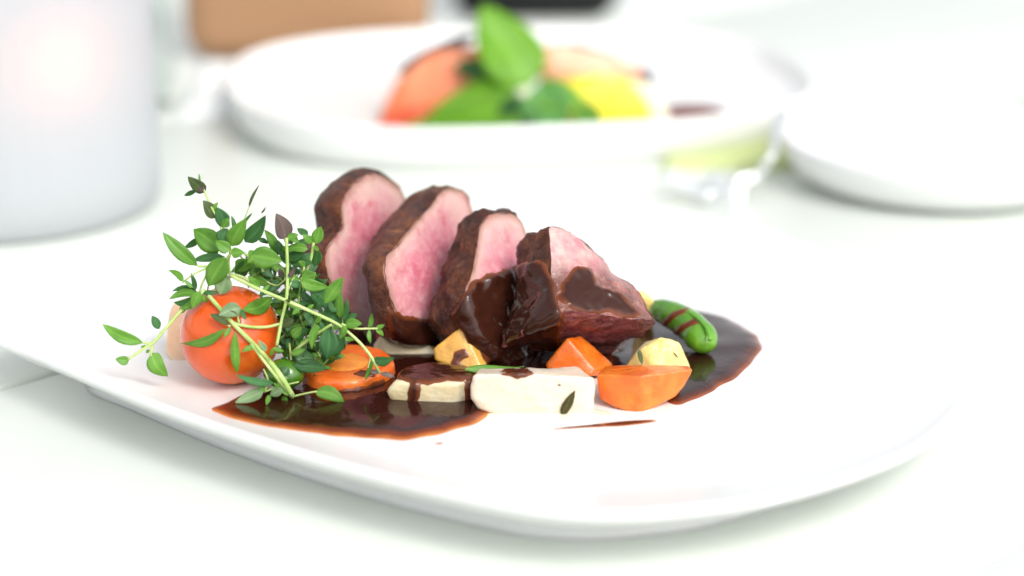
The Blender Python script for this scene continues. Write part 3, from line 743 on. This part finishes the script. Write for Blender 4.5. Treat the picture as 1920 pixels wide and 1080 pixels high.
# top crown of big leaves
sprig('thyme sprig with broad glossy leaves crowning the tomato',
      [([(432, 520, -3.7), (428, 490, -3.8), (432, 470, -3.9), (424, 445, -3.9), (418, 424, -3.9)], 8, 6), ([(395, 500, -4.0), (420, 490, -4.0), (430, 478, -4.0)], 6, 6), ([(370, 499, -4.1), (396, 500, -4.0)], 6, 5),
       ([(459, 475, -3.9), (485, 500, -3.6), (512, 528, -3.3)], 8, 9), ([(432, 515, -3.8), (455, 520, -3.9), (487, 540, -3.9)], 8, 7), ([(420, 480, -3.8), (410, 520, -3.8), (402, 548, -3.9)], 6, 5)],
      [(370, 498, 305, 436, 25, 'g', -4.1, -.10), (416, 468, 362, 431, 40, 'g', -3.7), (434, 462, 461, 408, 30, 'g', -4.1), (460, 454, 500, 404, 28, 'd', -3.9, .08), (470, 478, 528, 490, 38, 'g', -4.2),
       (420, 481, 362, 488, 15, 'd', -4.0), (424, 484, 390, 537, 37, 'g', -4.4), (425, 515, 412, 552, 33, 'p', -4.2), (431, 470, 404, 452, 22, 'g', -4.3), (433, 475, 458, 473, 18, 'g', -4.4), (418, 426, 407, 390, 26, 'b', -4.0, .06), (418, 426, 428, 408, 15, 'g', -4.1),
       (416, 456, 426, 428, 26, 'b', -4.1), (466, 480, 477, 470, 12, 'g', -4.2), (410, 470, 388, 478, 20, 'g', -3.7), (374, 447, 346, 464, 12, 'd', -3.4), (485, 448, 504, 457, 9, 'd', -3.2), (444, 520, 470, 485, 24, 'd', -3.5), (440, 500, 480, 488, 24, 'g', -3.4),
       (488, 540, 464, 517, 15, 'g', -4.2), (440, 430, 434, 405, 8, 'd', -3.2), (475, 480, 464, 492, 10, 'g', -4.3), (400, 470, 380, 448, 18, 'd', -3.3)])
sprig('thin thyme tip standing highest above the crown',
      [([(428, 470, -3.4), (412, 420, -3.3), (396, 388, -3.2), (384, 360, -3.2), (376, 345, -3.2)], 6, 5)],
      [(385, 360, 352, 331, 22, 'o', -3.2), (370, 356, 345, 367, 8, 'd', -3.2), (375, 345, 373, 325, 4, 'g', -3.2), (405, 408, 381, 376, 26, 'o', -3.2), (382, 358, 366, 346, 14, 'u', -3.3), (398, 395, 408, 380, 8, 'g', -3.2)])
sprig('grey green thread like thyme blade standing behind the crown', [([(452, 430, -2.6), (466, 390, -2.6), (485, 348, -2.6)], 3, 2)], [(466, 390, 486, 347, 5, 'o', -2.6), (452, 425, 472, 400, 5, 'd', -2.6), (490, 400, 498, 388, 3, 'o', -2.6)])
# upright stem with purple leaf
sprig('upright thyme stem topped by one purple leaf beside the tomato',
      [([(519, 648, -4.9), (528, 600, -4.6), (537, 560, -4.4), (539, 510, -4.1), (538, 470, -4.0), (537, 446, -4.0)], 8, 8), ([(539, 520, -4.2), (520, 535, -3.9), (500, 528, -3.8)], 4, 3), ([(540, 545, -4.2), (548, 525, -4.0), (558, 515, -3.8)], 4, 3)],
      [(537, 449, 517, 400, 32, 'u', -4.0), (538, 448, 560, 440, 12, 'g', -4.0), (540, 447, 548, 420, 6, 'd', -3.8), (515, 468, 498, 432, 18, 'g', -3.2), (520, 480, 510, 455, 16, 'd', -3.0), (541, 520, 552, 502, 9, 'u', -4.2), (528, 520, 524, 503, 10, 'u', -4.1), (530, 470, 520, 450, 12, 'd', -3.6),
       (545, 440, 560, 455, 14, 'g', -3.7)])
sprig('leafy upright thyme stem leaning against the tallest meat slice',
      [([(556, 640, -3.4), (562, 570, -3.4), (570, 520, -3.5), (582, 490, -3.5), (588, 455, -3.5)], 6, 7), ([(558, 560, -3.4), (566, 530, -3.7), (570, 500, -3.8)], 6, 6)],
      [(592, 457, 602, 425, 21, 'g', -3.5), (586, 455, 568, 440, 15, 'g', -3.5), (577, 467, 530, 467, 18, 'g', -3.7), (568, 478, 525, 481, 18, 'd', -3.6), (544, 492, 587, 492, 18, 'd', -3.5), (562, 524, 535, 521, 16, 'g', -3.9), (566, 525, 592, 514, 26, 'g', -3.9),
       (564, 528, 616, 538, 22, 'g', -4.0), (578, 440, 557, 428, 13, 'd', -2.8), (588, 462, 598, 470, 9, 'g', -3.6), (572, 500, 560, 490, 10, 'g', -3.8), (585, 540, 628, 582, 30, 'b', -3.9), (590, 520, 606, 560, 24, 'd', -3.4), (598, 470, 588, 500, 18, 'd', -3.2)])
# long diagonal sprig
sprig('long thyme stem slanting from the crown down to the round carrot slice',
      [([(430, 515, -4.3), (480, 540, -4.7), (540, 565, -4.9), (600, 592, -4.9), (636, 610, -4.9), (672, 640, -5.0), (698, 672, -5.1), (712, 700, -5.1)], 9, 7), ([(640, 608, -4.9), (668, 616, -4.8), (692, 616, -4.7), (708, 616, -4.7)], 6, 5),
       ([(545, 664, -4.6), (580, 636, -4.8), (622, 608, -4.9)], 9, 7), ([(695, 670, -5.1), (690, 690, -5.1)], 4, 3)],
      [(609, 568, 643, 521, 24, 'g', -4.9), (637, 596, 637, 546, 17, 'g', -4.5), (632, 590, 626, 560, 12, 'd', -4.4), (645, 600, 652, 560, 12, 'd', -4.4), (616, 617, 611, 674, 33, 'b', -5.2), (594, 608, 585, 655, 15, 'g', -5.0), (646, 632, 618, 668, 22, 'd', -4.6),
       (648, 608, 679, 607, 18, 'g', -4.9), (648, 611, 637, 635, 13, 'g', -5.1), (692, 615, 698, 586, 9, 'g', -4.7, .1), (693, 617, 695, 644, 8, 'g', -4.7, .08), (705, 615, 721, 609, 8, 'g', -4.7), (704, 617, 719, 630, 9, 'g', -4.7), (700, 674, 740, 671, 17, 'd', -5.1, .12),
       (700, 674, 684, 713, 9, 'g', -5.1), (712, 700, 740, 707, 10, 'u', -5.1), (710, 698, 693, 696, 9, 'u', -5.1), (560, 575, 548, 590, 10, 'g', -4.9), (632, 585, 614, 560, 18, 'b', -4.5), (628, 600, 610, 575, 22, 'b', -4.4), (600, 592, 590, 607, 9, 'g', -5.0), (530, 560, 508, 565, 10, 'd', -4.5)],
      [([(470, 535, -4.7), (540, 565, -4.9), (600, 592, -4.9)], 3, .3, ['g', 'd'], 0), ([(550, 660, -4.6), (580, 636, -4.8), (620, 610, -4.9)], 3, .3, ['g', 'b'], 0)])
sprig('dark leafy thyme sprig lying low between bean and round carrot slice',
      [([(545, 664, -4.5), (548, 686, -4.7), (560, 694, -4.8)], 6, 5), ([(542, 640, -4.4), (545, 664, -4.5)], 5, 5)],
      [(548, 686, 612, 692, 24, 'd', -4.9), (551, 662, 591, 673, 26, 'd', -4.8), (546, 664, 572, 655, 12, 'g', -4.9), (548, 632, 566, 614, 18, 'g', -4.6), (540, 690, 530, 705, 18, 'd', -5.2), (545, 660, 540, 635, 10, 'd', -4.4), (555, 640, 575, 615, 16, 'b', -4.3), (565, 630, 580, 600, 26, 'u', -4.0), (560, 620, 590, 590, 22, 'd', -3.9),
       (555, 625, 535, 600, 20, 'b', -3.8), (575, 668, 605, 640, 20, 'd', -4.1), (600, 680, 640, 655, 22, 'd', -4.0), (552, 600, 520, 612, 16, 'o', -4.3)])
# inner mass
inner = [([(552, 690, -4.4), (575, 640, -4.2), (560, 580, -4.0), (565, 520, -3.9)], 6), ([(600, 670, -4.5), (585, 620, -4.4), (620, 570, -4.2)], 5), ([(470, 520, -3.6), (500, 500, -3.5), (540, 470, -3.4)], 5), ([(545, 690, -4.0), (550, 620, -3.6), (545, 560, -3.4), (530, 500, -3.2)], 8), ([(580, 690, -3.9), (590, 630, -3.4), (600, 570, -3.0), (590, 510, -2.9)], 8), ([(560, 660, -3.4), (520, 560, -3.0), (480, 510, -2.9), (450, 480, -2.8)], 9),
         ([(620, 680, -3.6), (625, 630, -3.2), (615, 590, -3.0)], 6), ([(560, 560, -3.2), (520, 520, -3.4), (470, 510, -3.4)], 6), ([(560, 700, -4.2), (530, 660, -3.6), (535, 600, -3.4)], 6), ([(570, 540, -3.0), (560, 490, -2.8), (545, 450, -2.7)], 5), ([(600, 690, -4.2), (640, 640, -3.9), (640, 580, -3.7)], 5), ([(520, 640, -3.9), (560, 600, -3.7), (600, 540, -3.6)], 6)]
for (pts_, n_), lab in zip(inner, ['small leaved thyme sprig in the middle of the bunch before the purple tipped stem', 'small leaved thyme sprig right in front of the tallest meat slice foot', 'small leaved thyme sprig linking crown and purple tipped stem', 'shaded thyme sprig deep in the bunch right behind the purple tipped stem', 'shaded thyme sprig deep in the bunch close to the tallest meat slice', 'shaded thyme sprig arching behind the tomato top',
                                   'short shaded thyme sprig just behind the blue green heart leaf', 'shaded thyme sprig lying across the tomato top under the crown', 'shaded thyme sprig rising beside the green bean', 'shaded thyme sprig at the top rear of the bunch', 'short leafy thyme sprig bending over the round carrot slice towards the meat', 'thyme sprig slanting up out of the shaded middle of the bunch']):
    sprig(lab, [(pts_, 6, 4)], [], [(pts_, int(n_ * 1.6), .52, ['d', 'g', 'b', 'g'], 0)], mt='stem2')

# ------------------------------------------------------------------ far plate food
FYD = 28.6
def hullthing(name, pts, mt, label, cat, seed=0, p=14, group=None, parent=None):
    V, F = rounded_hull([PY(*q) for q in pts], p, 4, .12, .5, seed, .03, 3)
    o = mesh(name, V, F, M[mt], parent)
    if label: tag(o, label, cat, group)
    return o
M['salmon'] = veg('salmon', [(.3, (.72, .14, .04)), (.5, (.80, .24, .10)), (.7, (.85, .40, .23))], scale=30)
M['salmon_pale'] = veg('pale_salmon', [(.3, (.82, .32, .17)), (.5, (.86, .46, .30)), (.7, (.90, .58, .42))], scale=30)
M['tail'] = veg('red_salmon_tail', [(.3, (.55, .05, .012)), (.5, (.66, .09, .02)), (.7, (.74, .17, .06))], scale=30)
M['skin'] = mat('dark_fish_skin', (.03, .04, .05), .3)
M['yellow'] = veg('yellow_pepper', [(.3, (.80, .62, .01)), (.5, (.86, .74, .02)), (.7, (.88, .82, .10))], scale=25)
M['cream'] = veg('cream_potato', [(.3, (.82, .80, .50)), (.5, (.85, .84, .62)), (.7, (.87, .86, .74))], scale=25)
e = empty('salmon_piece', PY(850, 235, FYD), 'orange salmon piece curling under the upright basil leaf, with dark skin', 'salmon', 'salmon pieces')
Y = FYD
hullthing('flesh', [(705, 240, Y - .5), (735, 150, Y), (800, 98, Y + .4), (890, 80, Y + .6), (960, 108, Y + .4), (972, 140, Y), (860, 175, Y - .6), (790, 205, Y - .8), (760, 245, Y - .6), (800, 120, Y + 2), (940, 110, Y + 2.4), (740, 220, Y + 1.5)], 'salmon', None, None, 3, parent=e)
hullthing('skin', [(732, 140, Y + .3), (768, 102, Y + .5), (828, 76, Y + .8), (885, 58, Y + 1.0), (900, 72, Y + 1.0), (820, 100, Y + 2.6), (750, 150, Y + 2.2), (880, 90, Y + 2.8)], 'skin', None, None, 4, parent=e)
hullthing('tail_end', [(700, 245, Y - .9), (715, 215, Y - .6), (790, 200, Y - 1.0), (800, 235, Y - 1.2), (760, 250, Y - 1.2), (720, 225, Y + 1), (790, 215, Y + .8)], 'tail', None, None, 5, parent=e)
e = empty('salmon_piece', PY(1110, 200, FYD), 'paler salmon piece lying over the yellow pepper on the far plate', 'salmon', 'salmon pieces')
hullthing('flesh', [(1000, 90, Y), (1040, 76, Y + .3), (1120, 95, Y + .4), (1200, 120, Y + .2), (1216, 150, Y), (1120, 150, Y - .3), (1010, 145, Y - .2), (1030, 90, Y + 2), (1190, 125, Y + 2), (1200, 180, Y + 1.5), (1020, 180, Y + 1.5)], 'salmon_pale', None, None, 6, parent=e)
hullthing('skin', [(1010, 78, Y + 1), (1060, 72, Y + 1.2), (1150, 97, Y + 1.2), (1225, 135, Y + .8), (1232, 175, Y + .8), (1100, 100, Y + 2.2), (1210, 160, Y + 2), (1020, 100, Y + 2)], 'skin', None, None, 7, parent=e)
hullthing('pepper_piece', [(1025, 145, Y - 1), (1120, 138, Y - 1), (1190, 150, Y - 1), (1225, 200, Y - 1), (1230, 250, Y - 1.2), (1070, 250, Y - 1.6), (1080, 195, Y - 1.6), (1150, 160, Y + .6), (1210, 230, Y + .6), (1060, 180, Y + .5)], 'yellow', 'big yellow pepper piece under the salmon on the far plate', 'pepper', 8)
hullthing('potato_piece', [(1165, 160, Y - .3), (1190, 142, Y - .3), (1225, 165, Y - .3), (1250, 205, Y - .3), (1258, 248, Y - .5), (1200, 250, Y - .8), (1180, 190, Y + 1), (1240, 220, Y + 1)], 'cream', 'cream white potato piece at the end of the yellow pepper', 'potato', 9)
hullthing('garlic_clove', [(962, 180, Y - 2), (985, 160, Y - 2), (1008, 175, Y - 2), (1005, 215, Y - 2), (970, 210, Y - 2), (985, 185, Y - 1.2), (985, 190, Y - 2.7)], 'cream', 'small pale clove between the basil leaves on the far plate', 'garlic', 10)
def basil(b, t, wd, mt, label, nh, curl=.1, fold=.25):
    V, F, R = leaf_mesh(PY(*b), PY(*t), wd, np.array(nh, float), fold, curl, 1, 14, .04, .9)
    tag(mesh('basil_leaf', V, F, M[mt], attrs={'rib': R}), label, 'basil leaf', 'basil leaves')
basil((990, 165, Y - 1.6), (905, 8, Y - .2), 2.9, 'bs', 'upright basil leaf rising highest above the far plate', (.45, -1, .2), .05, .2)
basil((985, 205, Y - 2.2), (806, 218, Y - 2.6), 2.7, 'bs', 'broad basil leaf spread under the orange salmon piece', (0, -.8, .6), .02, .3)
basil((1000, 165, Y - 2.4), (1055, 246, Y - 2.8), 2.3, 'bs2', 'blue green basil leaf hanging before the yellow pepper', (0, -1, .4), .05, .2)
basil((1000, 175, Y - 2.3), (1100, 186, Y - 2.2), 1.4, 'bs', 'small basil leaf lying against the yellow pepper', (0, -.9, .6), .05, .2)
basil((975, 150, Y - 1.2), (850, 120, Y - .6), 1.5, 'd', 'dark narrow leaf lying on the orange salmon piece', (0, -.8, .6), .05, .3)
basil((995, 190, Y - 2.5), (935, 250, Y - 2.9), 1.6, 'd', 'dark leaf tucked under the broad basil leaf', (0, -1, .3), .05, .3)
basil((1080, 200, Y - 2.4), (1130, 250, Y - 2.6), 1.2, 'g', 'narrow green leaf in front of the yellow pepper', (0, -1, .3), .05, .3)
basil((905, 220, Y - 2.9), (730, 250, Y - 2.9), 1.2, 'olive' if False else 'bs', 'low basil leaf below the salmon tail end', (0, -.6, .8), .02, .2)
o_ = [PZ(x, y, .98)[:2] for x, y in ((1235, 250), (1250, 200), (1300, 194), (1345, 198), (1368, 216), (1350, 245), (1280, 255))]
O = catmull(o_, 80); c = O.mean(0)
V = [(c[0] + (o[0] - c[0]) * s, c[1] + (o[1] - c[1]) * s, .9 + h) for s, h in ((1.0, .0), (.97, .06), (.9, .12), (.6, .16), (.3, .16), (.001, .16)) for o in O]
V = [(x, y, z - .9 + inner2((x, y))) for x, y, z in V]
M['redsauce'] = mat('red_brown_sauce', (.15, .028, .016), .6, .2)
tag(mesh('sauce_pool', V, rings_faces(6, 80), M['redsauce'], attrs={'thick': np.repeat([0, .2, .5, .5, .5, .5], 80)}), 'small red brown sauce streak at the end of the far plate', 'sauce')

# ------------------------------------------------------------------ things around
# frosted candle glass
RG = 6.05; cy = PZ(60, 467, 0)[1] + RG; cx = PY(8, 300, cy)[0]
e = empty('candle_glass', (cx, cy, 0), 'tall frosted white ribbed candle glass standing beside the front plate', 'candle holder')
m = M['frost'] = mat('frosted_glass', (.735, .765, .785), .6, .2)
t = nd(m, 'ShaderNodeBsdfTranslucent'); t.inputs[0].default_value = (.74, .76, .785, 1)
mx = nd(m, 'ShaderNodeMixShader'); mx.inputs[0].default_value = .5
lk(m, bsdf(m).outputs[0], mx.inputs[1]); lk(m, t.outputs[0], mx.inputs[2]); lk(m, mx.outputs[0], m.node_tree.nodes['Material Output'].inputs['Surface'])
nn = 216; V = []
prof = [(.0, .0), (5.4, 0), (5.8, .1), (6.0, .4), (RG, .9)] + [(RG, z) for z in np.linspace(1.5, 17.6, 20)] + [(RG - .12, 17.85), (RG - .3, 17.9), (RG - .42, 17.7)] + [(RG - .45, z) for z in np.linspace(17, 1.2, 12)] + [(5.2, .8), (.0, .8)]
for r, z in prof:
    for i in range(nn):
        a = 2 * math.pi * i / nn; rr = r * (1 + (.0018 * math.cos(54 * a) if r > 6 else 0))
        V.append((cx + rr * math.cos(a), cy + rr * math.sin(a), z))
mesh('glass', V, rings_faces(len(prof), nn), M['frost'], e)
M['wax'] = mat('white_wax', (.88, .86, .82), .5, .4, 0, .5, (1, .8, .6), .01)
m = M['flame'] = mat('flame', (1, .6, .3), .5); bsdf(m).inputs['Emission Color'].default_value = (1, .17, .06, 1); bsdf(m).inputs['Emission Strength'].default_value = 9
fx, fz = PY(92, 75, cy - 3.9)[0], PY(92, 75, cy - 3.9)[2]
cz = max(3.0, fz - 2.0)
ce = empty('candle', (cx, cy, .8), 'white candle burning inside the frosted glass', 'candle')
V, F = revolve([(0, .8), (4.7, .8), (4.9, 1.0), (4.9, cz - .3), (4.7, cz), (3, cz - .15), (0, cz - .15)], 64, cx, cy); mesh('wax', V, F, M['wax'], ce)
V, F = revolve([(0, cz - .15), (.06, cz - .1), (.06, cz + .5), (0, cz + .5)], 10, fx, cy - 3.9); mesh('wick', V, F, M['skin'], ce)
V, F = revolve([(0, cz + .3), (.28, cz + .6), (.42, cz + 1.1), (.34, cz + 1.8), (.12, cz + 2.6), (0, cz + 2.9)], 20, fx, cy - 3.9); mesh('flame', V, F, M['flame'], ce)
# water glass behind the candle
m = bpy.data.materials.new('clear_glass'); m.use_nodes = True; M['glass'] = m
t = nd(m, 'ShaderNodeBsdfTransparent'); t.inputs[0].default_value = (.95, .97, .96, 1)
gl = nd(m, 'ShaderNodeBsdfGlossy'); gl.inputs['Roughness'].default_value = .05
mx = nd(m, 'ShaderNodeMixShader'); mx.inputs[0].default_value = .12
lk(m, t.outputs[0], mx.inputs[1]); lk(m, gl.outputs[0], mx.inputs[2]); lk(m, mx.outputs[0], m.node_tree.nodes['Material Output'].inputs['Surface'])
gx, gy = PZ(238, 200, 0)[:2]; gr = 2.5
V, F = revolve([(0, 0), (gr - .3, 0), (gr - .05, .15), (gr, .5), (gr + .25, 12), (gr + .2, 12.15), (gr + .08, 12.1), (gr - .2, 1.0), (gr - .5, .8), (0, .8)], 64, gx, gy)
tag(mesh('water_glass', V, F, M['glass'], base=(gx, gy, 0)), 'clear drinking glass half hidden behind the frosted candle glass', 'glass')
# white bowl
bx, by = PZ(1800, 394, 0)[:2]; by += 4.6
V, F = revolve([(0, .02), (4.9, .02), (5.25, .1), (5.85, .45), (6.3, 1.0), (6.48, 1.5), (6.5, 1.85), (6.4, 1.97), (6.25, 1.9), (5.8, 1.35), (4.9, .8), (3, .5), (0, .45)], 96, bx, by)
tag(mesh('white_bowl', V, F, M['porcelain'], base=(bx, by, 0)), 'small blurred white bowl standing alone beside the far plate', 'bowl')
# lime napkin
M['lime'] = mat('lime_cloth', (.56, .63, .29), .8, .2)
n = noise_tex(M['lime'], 1500, 2); bump(M['lime'], n.outputs[0], .0002, .5)
q = [PZ(1238, 322, .0), PZ(1482, 318, 0), PZ(1560, 262, 0), PZ(1260, 262, 0)]
V = []; F = []
NG = 20
for lay, zz in ((0, .32), (1, .02)):
    for i in range(NG):
        for j in range(NG):
            u, v = i / (NG - 1), j / (NG - 1)
            p = (q[0] * (1 - u) + q[1] * u) * (1 - v) + (q[3] * (1 - u) + q[2] * u) * v
            ed = min(1, min(u, 1 - u, v, 1 - v) * 14)
            V.append((p[0], p[1], (zz if lay else .04 + (zz - .04) * ed ** .5 + .06 * nz(p, .6)) if lay == 0 else .02))
for i in range(NG - 1):
    for j in range(NG - 1):
        a = i * NG + j; F.append((a, a + NG, a + NG + 1, a + 1)); a += NG * NG; F.append((a, a + 1, a + NG + 1, a + NG))
tag(mesh('napkin', V, F, M['lime']), 'folded lime green napkin half under the far plate beside the bowl', 'napkin')
# fork
M['steel'] = mat('steel', (.78, .80, .79), .5, .5, metal=1)
def fork():
    tip, base_, neck, mid, end = PZ(1240, 322, .9), PZ(1340, 362, .25), PZ(1426, 328, .9), PZ(1448, 290, 1.7), PZ(1462, 212, 2.5)
    e = empty('fork', (base_[0], base_[1], 0), 'blurred steel fork with its handle leaning on the far plate rim beside the bowl', 'fork')
    ax = base_ - tip; ax[2] = 0; ax /= np.linalg.norm(ax); sd_ = np.array([-ax[1], ax[0], 0])
    for k in range(4):
        o = sd_ * (k - 1.5) * .52
        V, F = tube([tip + o, tip * .45 + base_ * .55 + o - [0, 0, .12], base_ + o * .95], .08, .17, 16, 10, 0, .55)
        mesh('tine', V, F, M['steel'], e)
    V, F = tube([base_ - ax * .25, base_ + ax * .9 + [0, 0, .08], base_ * .4 + neck * .6, neck], .95, .2, 24, 16, 0, .16, rfun=lambda t: .80 * (1 - t) ** 1.6 + .18)
    mesh('shoulder', V, F, M['steel'], e)
    V, F = tube([neck - (mid - neck) * .02, neck + (mid - neck) * .5 + [0, 0, .12], mid, end], .17, .30, 30, 12, 0, .4)
    mesh('handle', V, F, M['steel'], e)
fork()
# tan bag and black case behind
M['tan'] = mat('tan_leather', (.40, .225, .118), .55, .35)
n = noise_tex(M['tan'], 500, 4); bump(M['tan'], n.outputs[0], .0003, .4)
M['black'] = mat('black_leather', (.006, .007, .008), .45, .3)
def bag(name, l, r, ytop, yb, yd, dep, mt, label, cat, slant=0):
    b = PZ((l + r) / 2, yb, 0); x0 = PY(l, yb, b[1])[0]; x1 = PY(r, yb, b[1])[0]
    e = empty(name, (b[0], b[1], 0), label, cat)
    h = ytop
    V = []; nu, nv_ = 40, 24
    bm_pts = []
    V, F = rbox((x0, b[1], 0.01), (x1, b[1] + dep, h), 1.6, 5)
    V = np.array([(x + slant * z * (1 if x > b[0] else 0), y + .15 * nz((x, y, z), .3) + (y - b[1] - dep / 2) * -.3 * z / h, z) for x, y, z in V])
    mesh('body', V, F, M[mt], e)
    hd = [(x0 + (x1 - x0) * .3, b[1] + dep / 2, h - .2), (x0 + (x1 - x0) * .35, b[1] + dep / 2, h + 5), (x0 + (x1 - x0) * .65, b[1] + dep / 2, h + 5), (x0 + (x1 - x0) * .7, b[1] + dep / 2, h - .2)]
    V, F = tube(hd, .4, .4, 30, 10); mesh('strap', V, F, M[mt], e)
bag('tan_bag', 343, 800, 16, 120, 0, 5, 'tan', 'tan brown leather bag standing behind the far plate', 'bag', slant=.03)
bag('black_bag', 846, 1162, 13, 40, 0, 4, 'black', 'black leather bag standing behind the upright basil leaf', 'bag', slant=.1)
# crumpled white napkin by the far plate
M['cloth'] = mat('white_cloth', (.80, .82, .81), .85, .2)
q = [PZ(330, 235, 0), PZ(470, 215, 0), PZ(560, 118, 0), PZ(370, 118, 0)]
V = []; F = []; NG = 36
for lay in (0, 1):
    for i in range(NG):
        for j in range(NG):
            u, v = i / (NG - 1), j / (NG - 1)
            p = (q[0] * (1 - u) + q[1] * u) * (1 - v) + (q[3] * (1 - u) + q[2] * u) * v
            ed = min(1, min(u, 1 - u, v, 1 - v) * 6)
            V.append((p[0], p[1], .03 + (0 if lay else ed * (.3 + .4 * abs(nz(p, .35, 3)) + .25 * abs(nz(p, .9, 1)) ))))
for i in range(NG - 1):
    for j in range(NG - 1):
        a = i * NG + j; F.append((a, a + NG, a + NG + 1, a + 1)); a += NG * NG; F.append((a, a + 1, a + NG + 1, a + NG))
tag(mesh('napkin', V, F, M['cloth']), 'crumpled white napkin lying between candle glass and far plate', 'napkin')
